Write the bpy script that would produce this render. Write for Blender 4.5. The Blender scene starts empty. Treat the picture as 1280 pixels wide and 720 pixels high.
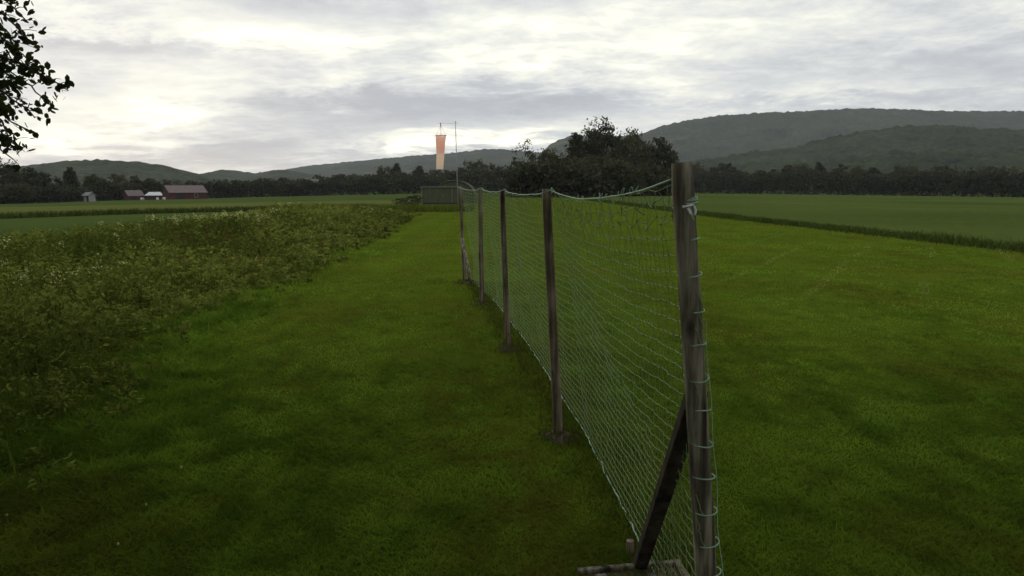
import bpy, bmesh, math, random
import numpy as np
from mathutils import Vector, Matrix
random.seed(7); RNG = np.random.default_rng(7)
R = math.radians
SC = bpy.context.scene; COL = SC.collection

# ------------------------------------------------------------------ camera
CAM_H = 1.8; F = 834.0; HZ = 236.0
cd = bpy.data.cameras.new('camera'); cam = bpy.data.objects.new('camera', cd); COL.objects.link(cam)
cd.sensor_width = 36.0; cd.lens = 36.0*F/1280.0; cd.clip_start = 0.05; cd.clip_end = 20000
PITCH = math.atan((360-HZ)/F)
CM = Matrix.Translation((0,0,CAM_H)) @ Matrix.Rotation(math.pi/2-PITCH,4,'X') @ Matrix.Rotation(R(-0.3),4,'Z')
cam.matrix_world = CM; SC.camera = cam
# ------------------------------------------------------------------ sky
SUN_EL, SUN_AZ = 15.0, -31.0            # azimuth from +Y, negative to the left
SKY_STR = 0.1
w = bpy.data.worlds.new('World'); SC.world = w; w.use_nodes = True
def build_world():
    nt = w.node_tree; N = nt.nodes; L = nt.links; N.clear()
    def nd(t, **k):
        n = N.new(t)
        for a, b in k.items(): setattr(n, a, b)
        return n
    def M(op, a, b=None, c=None, clamp=False):
        n = nd('ShaderNodeMath', operation=op, use_clamp=clamp)
        for i, v in enumerate((a, b, c)):
            if v is None: continue
            if isinstance(v, (int, float)): n.inputs[i].default_value = v
            else: L.new(v, n.inputs[i])
        return n.outputs[0]
    out = nd('ShaderNodeOutputWorld'); bg = nd('ShaderNodeBackground'); bg.inputs[1].default_value = SKY_STR
    L.new(bg.outputs[0], out.inputs[0])
    sky = nd('ShaderNodeTexSky', sky_type='NISHITA'); sky.sun_disc = False
    sky.sun_elevation = R(SUN_EL); sky.sun_rotation = R(SUN_AZ)
    tc = nd('ShaderNodeTexCoord'); sp = nd('ShaderNodeSeparateXYZ'); L.new(tc.outputs['Generated'], sp.inputs[0])
    x, y, z = sp.outputs
    zc = M('MAXIMUM', z, 0.0)
    az = M('ARCTAN2', x, y)
    el = M('ARCSINE', zc)
    # cloud deck: direction projected on a plane far above
    den = M('ADD', zc, 0.15)
    cx, cy = M('DIVIDE', x, den), M('DIVIDE', y, den)
    cv = nd('ShaderNodeCombineXYZ'); L.new(cx, cv.inputs[0]); L.new(cy, cv.inputs[1])
    def noise(scale, detail, rough, dist, off, sx=1, sy=1, vec=None):
        mp = nd('ShaderNodeMapping'); mp.inputs['Location'].default_value = off; mp.inputs['Scale'].default_value = (sx, sy, 1)
        L.new(vec or cv.outputs[0], mp.inputs[0])
        n = nd('ShaderNodeTexNoise'); n.inputs['Scale'].default_value = scale; n.inputs['Detail'].default_value = detail
        n.inputs['Roughness'].default_value = rough; n.inputs['Distortion'].default_value = dist
        L.new(mp.outputs[0], n.inputs[0]); return n.outputs[0]
    n1 = noise(1.0, 8, 0.56, 0.25, (3.1, 1.7, 0), 0.8, 1.0)
    n2 = noise(2.6, 11, 0.68, 0.3, (7.3, 2.2, 0), 0.8, 1.0)
    n3 = noise(6.5, 9, 0.66, 0.2, (1.3, 5.2, 0), 0.8, 1.0)
    wob = M('MULTIPLY', M('SUBTRACT', n2, 0.5), 0.10)
    wob2 = M('MULTIPLY', M('SUBTRACT', n1, 0.5), 0.16)
    def gap(a0, e0, wa, we, tilt=0.0):
        da = M('SUBTRACT', M('ADD', az, wob2), a0)
        de = M('SUBTRACT', M('SUBTRACT', M('ADD', el, wob), e0), M('MULTIPLY', da, tilt))
        q = M('ADD', M('POWER', M('DIVIDE', da, wa), 2.0), M('POWER', M('DIVIDE', de, we), 2.0))
        return M('POWER', 2.718, M('MULTIPLY', q, -1.0))
    base = M('ADD', M('ADD', M('MULTIPLY', n1, 0.95), M('MULTIPLY', n2, 0.98)), M('MULTIPLY', n3, 0.50))
    v = M('SUBTRACT', base, 0.825)
    for (a, args) in SKY_GAPS:
        v = M('ADD', v, M('MULTIPLY', gap(*args), a))
    v = M('ADD', v, 0.0, clamp=True)
    cr = nd('ShaderNodeValToRGB'); e = cr.color_ramp.elements
    e[0].position = 0.12; e[0].color = (0.49, 0.505, 0.545, 1)
    e[1].position = 0.95; e[1].color = (1.55, 1.52, 1.22, 1)
    for p, c in ((0.32, (0.61, 0.625, 0.65)), (0.5, (0.77, 0.785, 0.775)), (0.7, (1.0, 1.0, 0.90))):
        k = e.new(p); k.color = (*c, 1)
    L.new(v, cr.inputs[0])
    # an overcast sky is brighter overhead than near the horizon
    zen = M('ADD', M('MULTIPLY', M('SUBTRACT', zc, 0.25, clamp=True), ZENITH), 1.0)
    vm = nd('ShaderNodeVectorMath', operation='SCALE'); L.new(cr.outputs[0], vm.inputs[0])
    L.new(M('MULTIPLY', zen, 1.0/SKY_STR), vm.inputs['Scale'])
    mx = nd('ShaderNodeMix', data_type='RGBA'); mx.inputs['Factor'].default_value = 0.96
    L.new(sky.outputs[0], mx.inputs['A']); L.new(vm.outputs[0], mx.inputs['B'])
    L.new(mx.outputs['Result'], bg.inputs[0])
def azel(px, py): return ((math.atan((px-640)/F)), math.atan((HZ-py)/F))
ZENITH = 1.3
SKY_GAPS = []
for amp, px, py, wpx, hpx, tilt in (
        (0.62, 195, 150, 105, 26, 0.10), (0.62, 590, 174, 190, 11, 0.05), (0.45, 170, 30, 120, 36, 0.0),
        (0.35, 360, 62, 130, 20, 0.05), (0.24, 690, 40, 150, 34, 0.0), (0.30, 1120, 12, 170, 34, 0.0),
        (0.12, 900, 70, 230, 40, 0.0), (0.30, 60, 185, 120, 14, 0.0), (0.25, 980, 130, 200, 10, 0.0),
        (-0.28, 110, 88, 130, 11, 0.0), (-0.34, 480, 138, 200, 20, 0.06), (-0.22, 760, 132, 110, 14, 0.0),
        (-0.25, 340, 185, 120, 12, 0.1), (-0.16, 330, 18, 90, 14, 0.0), (-0.14, 1230, 110, 140, 26, 0.0),
        (0.20, 640, 100, 700, 60, 0.0)):
    a0, e0 = azel(px, py)
    SKY_GAPS.append((amp*(.78 if amp>0 else 1.05), (a0, e0, wpx/F, hpx/F, tilt)))
build_world()
sd = bpy.data.lights.new('sun', 'SUN'); sd.energy = 0.9; sd.angle = R(14); sd.color = (1.0, 0.93, 0.78)
sun = bpy.data.objects.new('sun', sd); COL.objects.link(sun)
sdir = Vector((math.sin(R(SUN_AZ))*math.cos(R(SUN_EL)), math.cos(R(SUN_AZ))*math.cos(R(SUN_EL)), math.sin(R(SUN_EL))))
sun.rotation_euler = sdir.to_track_quat('Z', 'Y').to_euler(); sun.location = (-20, 30, 30)
vs = SC.view_settings; vs.view_transform = 'Standard'; vs.look = 'None'; vs.gamma = 1.0; vs.exposure = 0.0; vs.use_curve_mapping = False
SC.cycles.max_bounces = 6; SC.cycles.transparent_max_bounces = 8; SC.cycles.volume_bounces = 0

# ------------------------------------------------------------------ helpers
X1, X2, SL = 30.0, 300.0, 0.014
def g(x):
    ax = np.abs(x); return -SL*(np.clip(ax, X1, X2)-X1)
def gf(x): return float(g(np.float64(x)))
def ray(px, py):
    d = CM.to_3x3() @ Vector(((px-640)/F, (360-py)/F, -1.0)); return d
def at(px, py, Y):
    d = ray(px, py); t = Y/d.y; return Vector((0,0,CAM_H)) + d*t
def ground(px, py):
    d = ray(px, py); h = CAM_H
    for _ in range(40):
        t = -h/d.z if d.z < -1e-5 else 400/d.y
        h = CAM_H - gf(d.x*t)
    return Vector((d.x*t, d.y*t, gf(d.x*t)))
def tag(o, label=None, cat=None, group=None, kind=None):
    if label: o['label'] = label
    if cat: o['category'] = cat
    if group: o['group'] = group
    if kind: o['kind'] = kind
    return o
def empty(name, loc, label, cat, group=None, rz=0):
    o = bpy.data.objects.new(name, None); COL.objects.link(o); o.location = loc; o.rotation_euler = (0,0,rz)
    o.empty_display_size = 0.2
    return tag(o, label, cat, group)
def np_mesh(name, V, Fc, tint=None, smooth=False):
    V = np.asarray(V, np.float32); Fc = np.asarray(Fc, np.int32)
    me = bpy.data.meshes.new(name); n, k = Fc.shape
    me.vertices.add(len(V)); me.vertices.foreach_set('co', V.ravel())
    me.loops.add(n*k); me.loops.foreach_set('vertex_index', Fc.ravel())
    me.polygons.add(n); me.polygons.foreach_set('loop_start', np.arange(0, n*k, k, dtype=np.int32))
    me.polygons.foreach_set('loop_total', np.full(n, k, np.int32))
    if smooth: me.polygons.foreach_set('use_smooth', np.ones(n, bool))
    me.update(calc_edges=True)
    if tint is not None:
        a = me.attributes.new('tint', 'FLOAT', 'POINT'); a.data.foreach_set('value', np.asarray(tint, np.float32))
    return me
def link(name, me, mat, parent=None, loc=None):
    o = bpy.data.objects.new(name, me); COL.objects.link(o)
    if mat and not me.materials: me.materials.append(mat)
    if parent: o.parent = parent
    if loc is not None: o.location = loc
    return o
class MB:
    "collects quads/tris into one mesh"
    def __init__(s): s.v = []; s.f = []
    def quad(s, pts): i = len(s.v); s.v += [tuple(p) for p in pts]; s.f.append(tuple(range(i, i+len(pts))))
    def box(s, c, d, rot=None):
        hx, hy, hz = d[0]/2, d[1]/2, d[2]/2; i = len(s.v)
        for a in (-1,1):
            for b in (-1,1):
                for e in (-1,1):
                    p = Vector((a*hx, b*hy, e*hz))
                    if rot is not None: p = rot @ p
                    s.v.append(tuple(p+Vector(c)))
        for q in ((0,1,3,2),(4,6,7,5),(0,4,5,1),(2,3,7,6),(0,2,6,4),(1,5,7,3)): s.f.append(tuple(i+k for k in q))
    def tube(s, pts, rad, n=8, cap=True, jit=0.0):
        pts = [Vector(p) for p in pts]; m = len(pts); base = len(s.v)
        rs = rad if isinstance(rad, (list, tuple)) else [rad]*m
        prev = None
        for k, p in enumerate(pts):
            t = (pts[min(k+1, m-1)]-pts[max(k-1, 0)]).normalized()
            if prev is None:
                u = t.orthogonal().normalized()
            else:
                u = (prev - t*prev.dot(t)).normalized()
            prev = u; v = t.cross(u)
            for j in range(n):
                a = 2*math.pi*j/n; r = rs[k]*(1+random.uniform(-jit, jit))
                s.v.append(tuple(p+(u*math.cos(a)+v*math.sin(a))*r))
        for k in range(m-1):
            for j in range(n):
                a = base+k*n+j; b = base+k*n+(j+1) % n
                s.f.append((a, b, b+n, a+n))
        if cap:
            s.f.append(tuple(base+j for j in range(n))[::-1]); s.f.append(tuple(base+(m-1)*n+j for j in range(n)))
    def build(s, name, mat, parent=None, smooth=False, bevel=0, loc=None):
        me = bpy.data.meshes.new(name); me.from_pydata(s.v, [], s.f); me.update()
        if smooth: me.polygons.foreach_set('use_smooth', np.ones(len(me.polygons), bool))
        o = link(name, me, mat, parent, loc)
        if bevel:
            b = o.modifiers.new('bevel', 'BEVEL'); b.width = bevel; b.segments = 2; b.limit_method = 'ANGLE'
        return o

def mat_new(name):
    m = bpy.data.materials.new(name); m.use_nodes = True; nt = m.node_tree; nt.nodes.clear()
    out = nt.nodes.new('ShaderNodeOutputMaterial'); return m, nt, out
def ramp(nt, src, stops):
    c = nt.nodes.new('ShaderNodeValToRGB'); e = c.color_ramp.elements
    e[0].position, e[0].color = stops[0][0], (*stops[0][1], 1); e[1].position, e[1].color = stops[-1][0], (*stops[-1][1], 1)
    for p, k in stops[1:-1]:
        q = e.new(p); q.color = (*k, 1)
    nt.links.new(src, c.inputs[0]); return c.outputs[0]
def tex(nt, scale, detail=4, rough=0.55, sc=(1,1,1), coord='Object', dist=0.0):
    tc = nt.nodes.new('ShaderNodeTexCoord'); mp = nt.nodes.new('ShaderNodeMapping'); mp.inputs['Scale'].default_value = sc
    nt.links.new(tc.outputs[coord], mp.inputs[0]); n = nt.nodes.new('ShaderNodeTexNoise')
    n.inputs['Scale'].default_value = scale; n.inputs['Detail'].default_value = detail; n.inputs['Roughness'].default_value = rough
    n.inputs['Distortion'].default_value = dist
    nt.links.new(mp.outputs[0], n.inputs[0]); return n.outputs[0]
def math_(nt, op, a, b, clamp=False):
    n = nt.nodes.new('ShaderNodeMath'); n.operation = op; n.use_clamp = clamp
    for i, v in enumerate((a, b)):
        if isinstance(v, (int, float)): n.inputs[i].default_value = v
        else: nt.links.new(v, n.inputs[i])
    return n.outputs[0]
def mixc(nt, fac, a, b, mode='MIX'):
    n = nt.nodes.new('ShaderNodeMix'); n.data_type = 'RGBA'; n.blend_type = mode
    for k, v in (('Factor', fac), ('A', a), ('B', b)):
        if isinstance(v, (int, float)): n.inputs[k].default_value = v
        elif isinstance(v, tuple): n.inputs[k].default_value = (*v, 1)
        else: nt.links.new(v, n.inputs[k])
    return n.outputs['Result']
def principled(nt, out, col, rough=0.85, bump=None, bstr=0.3, bdist=0.02, spec=0.2):
    p = nt.nodes.new('ShaderNodeBsdfPrincipled'); p.inputs['Roughness'].default_value = rough
    p.inputs['Specular IOR Level'].default_value = spec
    if isinstance(col, tuple): p.inputs['Base Color'].default_value = (*col, 1)
    else: nt.links.new(col, p.inputs['Base Color'])
    if bump is not None:
        b = nt.nodes.new('ShaderNodeBump'); b.inputs['Strength'].default_value = bstr; b.inputs['Distance'].default_value = bdist
        nt.links.new(bump, b.inputs['Height']); nt.links.new(b.outputs[0], p.inputs['Normal'])
    nt.links.new(p.outputs[0], out.inputs[0]); return p
def simple(name, stops, scale=5, sc=(1,1,1), rough=0.8, bstr=0.3, bdist=0.01, detail=5, spec=0.2):
    m, nt, out = mat_new(name); n = tex(nt, scale, detail, 0.6, sc)
    principled(nt, out, ramp(nt, n, stops), rough, n, bstr, bdist, spec); return m
def leaf_mat(name, dark, light, trans=0.3, ns=0.6):
    "foliage: each leaf carries its own tint, plus slow drift over the plant"
    m, nt, out = mat_new(name)
    at_ = nt.nodes.new('ShaderNodeAttribute'); at_.attribute_name = 'tint'
    n = tex(nt, ns, 3)
    f = math_(nt, 'ADD', math_(nt, 'MULTIPLY', at_.outputs['Fac'], 0.65), math_(nt, 'MULTIPLY', n, 0.5), True)
    col = ramp(nt, f, [(0.15, dark), (0.95, light)])
    d = nt.nodes.new('ShaderNodeBsdfDiffuse'); t = nt.nodes.new('ShaderNodeBsdfTranslucent'); mx = nt.nodes.new('ShaderNodeMixShader')
    mx.inputs[0].default_value = trans
    nt.links.new(col, d.inputs[0]); nt.links.new(col, t.inputs[0]); nt.links.new(d.outputs[0], mx.inputs[1]); nt.links.new(t.outputs[0], mx.inputs[2])
    nt.links.new(mx.outputs[0], out.inputs[0]); return m

# ------------------------------------------------------------------ materials
def ground_mat(name, stops, patch=None, fine=40, stretch=(1,1,1), bd=0.03, bs=0.6, big=0.35, stripes=None):
    m, nt, out = mat_new(name)
    a = tex(nt, big, 5, 0.6); b = tex(nt, fine, 6, 0.7, stretch); c = tex(nt, 2.2, 5, 0.6)
    f = math_(nt, 'ADD', math_(nt, 'MULTIPLY', a, 0.45), math_(nt, 'ADD', math_(nt, 'MULTIPLY', b, 0.4), math_(nt, 'MULTIPLY', c, 0.25)), True)
    col = ramp(nt, f, stops)
    if patch:
        pn = tex(nt, 0.55, 4, 0.6, (1.0, 0.7, 1)); pm = ramp(nt, pn, [(0.5, (0,0,0)), (0.66, (1,1,1))])
        col = mixc(nt, math_(nt, 'MULTIPLY', pm, 0.7), col, patch)
    if stripes:
        tc = nt.nodes.new('ShaderNodeTexCoord'); sp = nt.nodes.new('ShaderNodeSeparateXYZ'); nt.links.new(tc.outputs['Object'], sp.inputs[0])
        wv = math_(nt, 'SINE', math_(nt, 'ADD', math_(nt, 'MULTIPLY', sp.outputs[0], stripes[0]), math_(nt, 'MULTIPLY', c, 1.2)), 0)
        wv = math_(nt, 'ADD', math_(nt, 'MULTIPLY', wv, 0.5), 0.5)
        col = mixc(nt, math_(nt, 'MULTIPLY', wv, stripes[1]), col, stripes[2])
    bn = math_(nt, 'ADD', b, math_(nt, 'MULTIPLY', c, 0.5))
    d = nt.nodes.new('ShaderNodeBsdfDiffuse'); b_ = nt.nodes.new('ShaderNodeBump'); b_.inputs['Strength'].default_value = bs; b_.inputs['Distance'].default_value = bd
    nt.links.new(bn, b_.inputs['Height']); nt.links.new(b_.outputs[0], d.inputs['Normal']); nt.links.new(col, d.inputs[0]); nt.links.new(d.outputs[0], out.inputs[0]); return m
LAWN_STOPS = [(0.30, (0.020, 0.032, 0.003)), (0.52, (0.044, 0.066, 0.006)), (0.75, (0.076, 0.106, 0.010))]
MT = {}
MT['lawn'] = ground_mat('lawn grass', LAWN_STOPS, (0.058, 0.050, 0.007), 30, (1,1,1), 0.02, 0.5, stripes=(2*math.pi/1.6, 0.12, (0.10, 0.15, 0.010)))
MT['base'] = ground_mat('rough ground', [(0.3, (0.022, 0.036, 0.006)), (0.55, (0.042, 0.062, 0.010)), (0.75, (0.07, 0.085, 0.018))], None, 6, (1,1,1), 0.05, 0.6, 0.05)
MT['crop'] = ground_mat('green crop', [(0.34, (0.024, 0.036, 0.010)), (0.52, (0.044, 0.064, 0.015)), (0.68, (0.075, 0.096, 0.024))], None, 3, (1.5,0.4,1), 0.06, 0.8, 0.04, stripes=(2*math.pi/9, 0.3, (0.048, 0.066, 0.016)))
MT['crop2'] = ground_mat('left crop', [(0.32, (0.028, 0.042, 0.012)), (0.55, (0.044, 0.064, 0.017)), (0.75, (0.064, 0.082, 0.022))], None, 2, (0.5,1.5,1), 0.06, 0.6, 0.05)
MT['crop3'] = ground_mat('meadow field', [(0.32, (0.05, 0.06, 0.016)), (0.55, (0.075, 0.085, 0.022)), (0.75, (0.10, 0.11, 0.03))], None, 2, (0.5,1.5,1), 0.06, 0.6, 0.05)
MT['soil'] = simple('bare soil', [(0.3, (0.035, 0.025, 0.014)), (0.7, (0.10, 0.075, 0.043))], 14, bstr=0.8, bdist=0.02)
MT['blade'] = leaf_mat('grass blade', (0.044, 0.086, 0.009), (0.170, 0.268, 0.026), 0.45, 0.5)
def thatch(m):
    "yellow-brown worn patches in the turf"
    nt = m.node_tree; d = [n for n in nt.nodes if n.type == 'BSDF_DIFFUSE'][0]; t = [n for n in nt.nodes if n.type == 'BSDF_TRANSLUCENT'][0]
    src = d.inputs[0].links[0].from_socket
    a = tex(nt, 0.45, 5, 0.65, (1.0, 0.55, 1)); b = ramp(nt, a, [(0.50, (0,0,0)), (0.68, (1,1,1))])
    # the strip along the left of the net is the most worn
    tc0 = nt.nodes.new('ShaderNodeTexCoord'); s0 = nt.nodes.new('ShaderNodeSeparateXYZ'); nt.links.new(tc0.outputs['Object'], s0.inputs[0])
    off = math_(nt, 'ADD', math_(nt, 'ADD', s0.outputs[0], math_(nt, 'MULTIPLY', s0.outputs[1], .147)), -.55)
    band = math_(nt, 'POWER', 2.718, math_(nt, 'MULTIPLY', math_(nt, 'MULTIPLY', off, off), -1.6))
    a3 = ramp(nt, tex(nt, 2.2, 5, 0.7), [(.40, (0,0,0)), (.60, (1,1,1))])
    b = math_(nt, 'ADD', b, math_(nt, 'MULTIPLY', math_(nt, 'MULTIPLY', band, a3), .9), True)
    a4 = ramp(nt, tex(nt, 3.0, 4, 0.7, (1,.6,1)), [(.55, (0,0,0)), (.70, (1,1,1))]); b = math_(nt, 'ADD', b, math_(nt, 'MULTIPLY', a4, .35), True)
    c = mixc(nt, math_(nt, 'MULTIPLY', b, 0.70), src, (0.118, 0.100, 0.016))
    # pale mower lines running slantwise over the field right of the net
    tc = nt.nodes.new('ShaderNodeTexCoord'); sp = nt.nodes.new('ShaderNodeSeparateXYZ'); nt.links.new(tc.outputs['Object'], sp.inputs[0])
    k = math_(nt, 'SUBTRACT', math_(nt, 'MULTIPLY', sp.outputs[0], .84), math_(nt, 'MULTIPLY', sp.outputs[1], .54))
    k = math_(nt, 'ADD', k, math_(nt, 'MULTIPLY', a, .5)); fr = math_(nt, 'FRACT', math_(nt, 'DIVIDE', k, 1.65), 0)
    ln = math_(nt, 'MULTIPLY', math_(nt, 'LESS_THAN', fr, .09), math_(nt, 'MULTIPLY', math_(nt, 'GREATER_THAN', sp.outputs[0], 2.0), math_(nt, 'GREATER_THAN', sp.outputs[1], 11.0)))
    n2 = ramp(nt, tex(nt, .25, 3), [(.42, (0,0,0)), (.56, (1,1,1))])
    c = mixc(nt, math_(nt, 'MULTIPLY', math_(nt, 'MULTIPLY', ln, n2), .75), c, (0.22, 0.27, 0.07))
    nt.links.new(c, d.inputs[0]); nt.links.new(c, t.inputs[0])
thatch(MT['blade'])
MT['rough'] = leaf_mat('rough grass', (0.03, 0.045, 0.006), (0.11, 0.13, 0.022), 0.3, 0.5)
MT['verge'] = leaf_mat('verge grass', (0.022, 0.036, 0.008), (0.07, 0.09, 0.02), 0.25, 0.5)  # shade on the side of the crop edge is put into this darker green
MT['weed'] = leaf_mat('weed leaf', (0.030, 0.046, 0.007), (0.195, 0.225, 0.044), 0.35, 0.5)
MT['bloom'] = simple('cream bloom', [(0.3, (0.27, 0.28, 0.09)), (0.7, (0.46, 0.46, 0.20))], 20)
MT['reddish'] = leaf_mat('sorrel', (0.06, 0.025, 0.014), (0.14, 0.07, 0.035), 0.2)
MT['oak'] = leaf_mat('broad leaf', (0.018, 0.028, 0.008), (0.045, 0.06, 0.016), 0.22, 0.4)
MT['far'] = leaf_mat('far leaf dark', (0.020, 0.022, 0.013), (0.060, 0.062, 0.034), 0.12, 0.12)
MT['far2'] = leaf_mat('far leaf olive', (0.028, 0.031, 0.014), (0.082, 0.084, 0.040), 0.15, 0.12)
MT['bark'] = simple('bark', [(0.3, (0.025, 0.02, 0.016)), (0.7, (0.08, 0.065, 0.05))], 9, (1,1,0.25), bstr=0.8, bdist=0.03)
def wood(name, stops, sc=26, long=(1,1,0.06)):
    m, nt, out = mat_new(name); a = tex(nt, sc, 6, 0.65, long); b = tex(nt, 3.0, 4, 0.6)
    f = math_(nt, 'ADD', math_(nt, 'MULTIPLY', a, 0.7), math_(nt, 'MULTIPLY', b, 0.35), True)
        # long drying cracks and a few knots
    cr = ramp(nt, tex(nt, sc*.8, 3, .5, tuple(.6*q if q == 1 else q*.35 for q in long), dist=.6), [(.36, (1,1,1)), (.42, (0,0,0))])
    kn = ramp(nt, tex(nt, 9, 1, .4, tuple(q if q == 1 else .5 for q in long)), [(.70, (0,0,0)), (.76, (1,1,1))])
    col = mixc(nt, math_(nt, 'MULTIPLY', math_(nt, 'ADD', cr, kn, True), .75), ramp(nt, f, stops), (.012,.010,.008))
    h = math_(nt, 'SUBTRACT', a, math_(nt, 'MULTIPLY', cr, .6))
    principled(nt, out, col, 0.9, h, 0.9, 0.006, 0.1); return m
MT['post'] = wood('weathered post wood', [(0.38, (0.024, 0.020, 0.014)), (0.5, (0.10, 0.088, 0.062)), (0.62, (0.28, 0.25, 0.185))])
MT['post_brown'] = wood('brown post wood', [(0.36, (0.030, 0.023, 0.015)), (0.5, (0.105, 0.082, 0.055)), (0.64, (0.25, 0.205, 0.145))])
MT['brace'] = wood('dark brace wood', [(0.34, (0.012, 0.010, 0.008)), (0.5, (0.032, 0.026, 0.018)), (0.68, (0.07, 0.058, 0.042))], 20)
MT['plank'] = wood('old plank', [(0.34, (0.03, 0.02, 0.013)), (0.5, (0.075, 0.052, 0.034)), (0.68, (0.16, 0.12, 0.085))], 20, (0.06,1,1))
MT['net'] = simple('green net twine', [(0.3, (0.13, 0.20, 0.07)), (0.7, (0.23, 0.32, 0.14))], 60, rough=0.6)
MT['rope'] = simple('pale green rope', [(0.3, (0.22, 0.35, 0.24)), (0.7, (0.36, 0.50, 0.36))], 80, rough=0.7)
MT['cord'] = simple('white cord', [(0.3, (0.72, 0.72, 0.70)), (0.7, (0.85, 0.85, 0.82))], 60)
MT['zinc'] = simple('dull metal', [(0.3, (0.16, 0.165, 0.17)), (0.7, (0.26, 0.265, 0.27))], 30, rough=0.5)
def sock_mat(name, col):
    m, nt, out = mat_new(name); n = tex(nt, 3, 3); c = mixc(nt, math_(nt, 'MULTIPLY', n, 0.3), col, (col[0]*0.8, col[1]*0.7, col[2]*0.7))
    d = nt.nodes.new('ShaderNodeBsdfDiffuse'); t = nt.nodes.new('ShaderNodeBsdfTranslucent'); mx = nt.nodes.new('ShaderNodeMixShader'); mx.inputs[0].default_value = 0.7
    nt.links.new(c, d.inputs[0]); nt.links.new(c, t.inputs[0]); nt.links.new(d.outputs[0], mx.inputs[1]); nt.links.new(t.outputs[0], mx.inputs[2]); nt.links.new(mx.outputs[0], out.inputs[0]); return m
MT['sock_o'] = sock_mat('faded orange cloth', (0.95, 0.65, 0.54))
MT['sock_w'] = sock_mat('cream cloth', (0.95, 0.82, 0.68))
MT['red_wall'] = simple('red boarding', [(0.3, (0.045, 0.014, 0.015)), (0.7, (0.085, 0.026, 0.027))], 3, (4,4,0.2))
MT['roof_pink'] = simple('faded red roof', [(0.3, (0.08, 0.06, 0.058)), (0.7, (0.13, 0.10, 0.098))], 2)
MT['roof_grey'] = simple('grey roof', [(0.3, (0.10, 0.10, 0.10)), (0.7, (0.17, 0.17, 0.17))], 2)
MT['roof_white'] = simple('pale metal roof', [(0.3, (0.34, 0.35, 0.36)), (0.7, (0.46, 0.47, 0.48))], 2)
MT['white_wall'] = simple('pale boarding', [(0.3, (0.17, 0.17, 0.165)), (0.7, (0.27, 0.27, 0.255))], 3, (0.2,0.2,6))
MT['dark_open'] = simple('dark opening', [(0.3, (0.012, 0.012, 0.012)), (0.7, (0.03, 0.03, 0.03))], 3)
MT['shed'] = simple('olive panel', [(0.3, (0.045, 0.050, 0.026)), (0.7, (0.07, 0.075, 0.040))], 1.5, (3,3,0.5))
MT['tarp'] = simple('olive tarpaulin', [(0.3, (0.05, 0.052, 0.034)), (0.7, (0.085, 0.085, 0.058))], 1.2)
MT['trim'] = simple('weathered trim', [(0.3, (0.10, 0.10, 0.07)), (0.7, (0.15, 0.15, 0.11))], 5)
MT['bale'] = simple('pale bale wrap', [(0.3, (0.36, 0.37, 0.33)), (0.7, (0.48, 0.48, 0.44))], 2)
MT['stone'] = simple('pale chip', [(0.3, (0.10, 0.09, 0.08)), (0.7, (0.22, 0.20, 0.18))], 30)

# ------------------------------------------------------------------ noise on arrays
def vnoise(x, y, seed=0):
    def h(i, j):
        s = np.sin(i*127.1+j*311.7+seed*74.7)*43758.5453; return s-np.floor(s)
    xi, yi = np.floor(x), np.floor(y); xf, yf = x-xi, y-yi
    u, v = xf*xf*(3-2*xf), yf*yf*(3-2*yf)
    a, b, c, d = h(xi,yi), h(xi+1,yi), h(xi,yi+1), h(xi+1,yi+1)
    return a*(1-u)*(1-v)+b*u*(1-v)+c*(1-u)*v+d*u*v
def fbm(x, y, seed=0, o=4):
    r, amp, tot = 0, 1, 0
    for k in range(o):
        r = r+amp*vnoise(x*2**k, y*2**k, seed+k); tot += amp; amp *= 0.5
    return r/tot

# ------------------------------------------------------------------ ground and fields
def grid_faces(nr, nc):
    i = np.arange(nr-1)[:,None]*nc+np.arange(nc-1)[None,:]
    return np.stack([i, i+1, i+nc+1, i+nc], -1).reshape(-1, 4)
xs = np.array([-4500,-1500,-300,-30,30,300,1500,4500], float); ys = np.array([-60,0,60,300,1000,4500], float)
GX, GY = np.meshgrid(xs, ys)
tag(link('ground', np_mesh('ground', np.stack([GX, GY, g(GX)], -1).reshape(-1,3), grid_faces(len(ys), len(xs))), MT['base']), kind='structure')
def sheet(name, rows, mat, off, kind='structure', wob=0.0):
    "rows of (y, x_left, x_right); follows the ground exactly"
    Y = np.linspace(rows[0][0], rows[-1][0], max(2, int((rows[-1][0]-rows[0][0])/0.5)+1)) if wob else np.array([r[0] for r in rows])
    ry = [r[0] for r in rows]; xl = np.interp(Y, ry, [r[1] for r in rows]); xr = np.interp(Y, ry, [r[2] for r in rows])
    if wob:
        xl = xl+wob*(fbm(Y*0.5, Y*0+3.3, 5)-0.5)*2
    cols = 9; t = np.linspace(0, 1, cols)
    # keep the breaks of the ground profile as columns
    XX = []
    for a, b in zip(xl, xr):
        br = [q for q in (-X2, -X1, X1, X2)]
        c = list(np.clip(br, a, b)); XX.append([a]+c+[b])
    XX = np.array(XX); XX = XX+np.arange(6)*1e-4
    YY = np.repeat(Y[:,None], 6, 1)
    V = np.stack([XX, YY, g(XX)+off], -1).reshape(-1,3)
    return tag(link(name, np_mesh(name, V, grid_faces(len(Y), 6)), mat), kind=kind)
LAWN_L = [(-6,-3.2),(2,-3.2),(4.5,-3.7),(9,-4.7),(18,-5.15),(28,-5.6),(47,-7.3),(54,-8.0)]
def lawn_left(y): return np.interp(y, [a for a,_ in LAWN_L], [b for _,b in LAWN_L])
def lawn_right(y): return np.interp(y, [-6, 18.3, 44, 200], [14.8, 14.0, 12.4, 11.0])
sheet('lawn', [(y, x, float(lawn_right(y))) for y, x in LAWN_L], MT['lawn'], 0.008, wob=0.35)
sheet('lawn', [(54.0, -3.4, 12.3), (80, -3.6, 12.0), (200, -3, 11.0)], MT['lawn'], 0.008)
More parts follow.
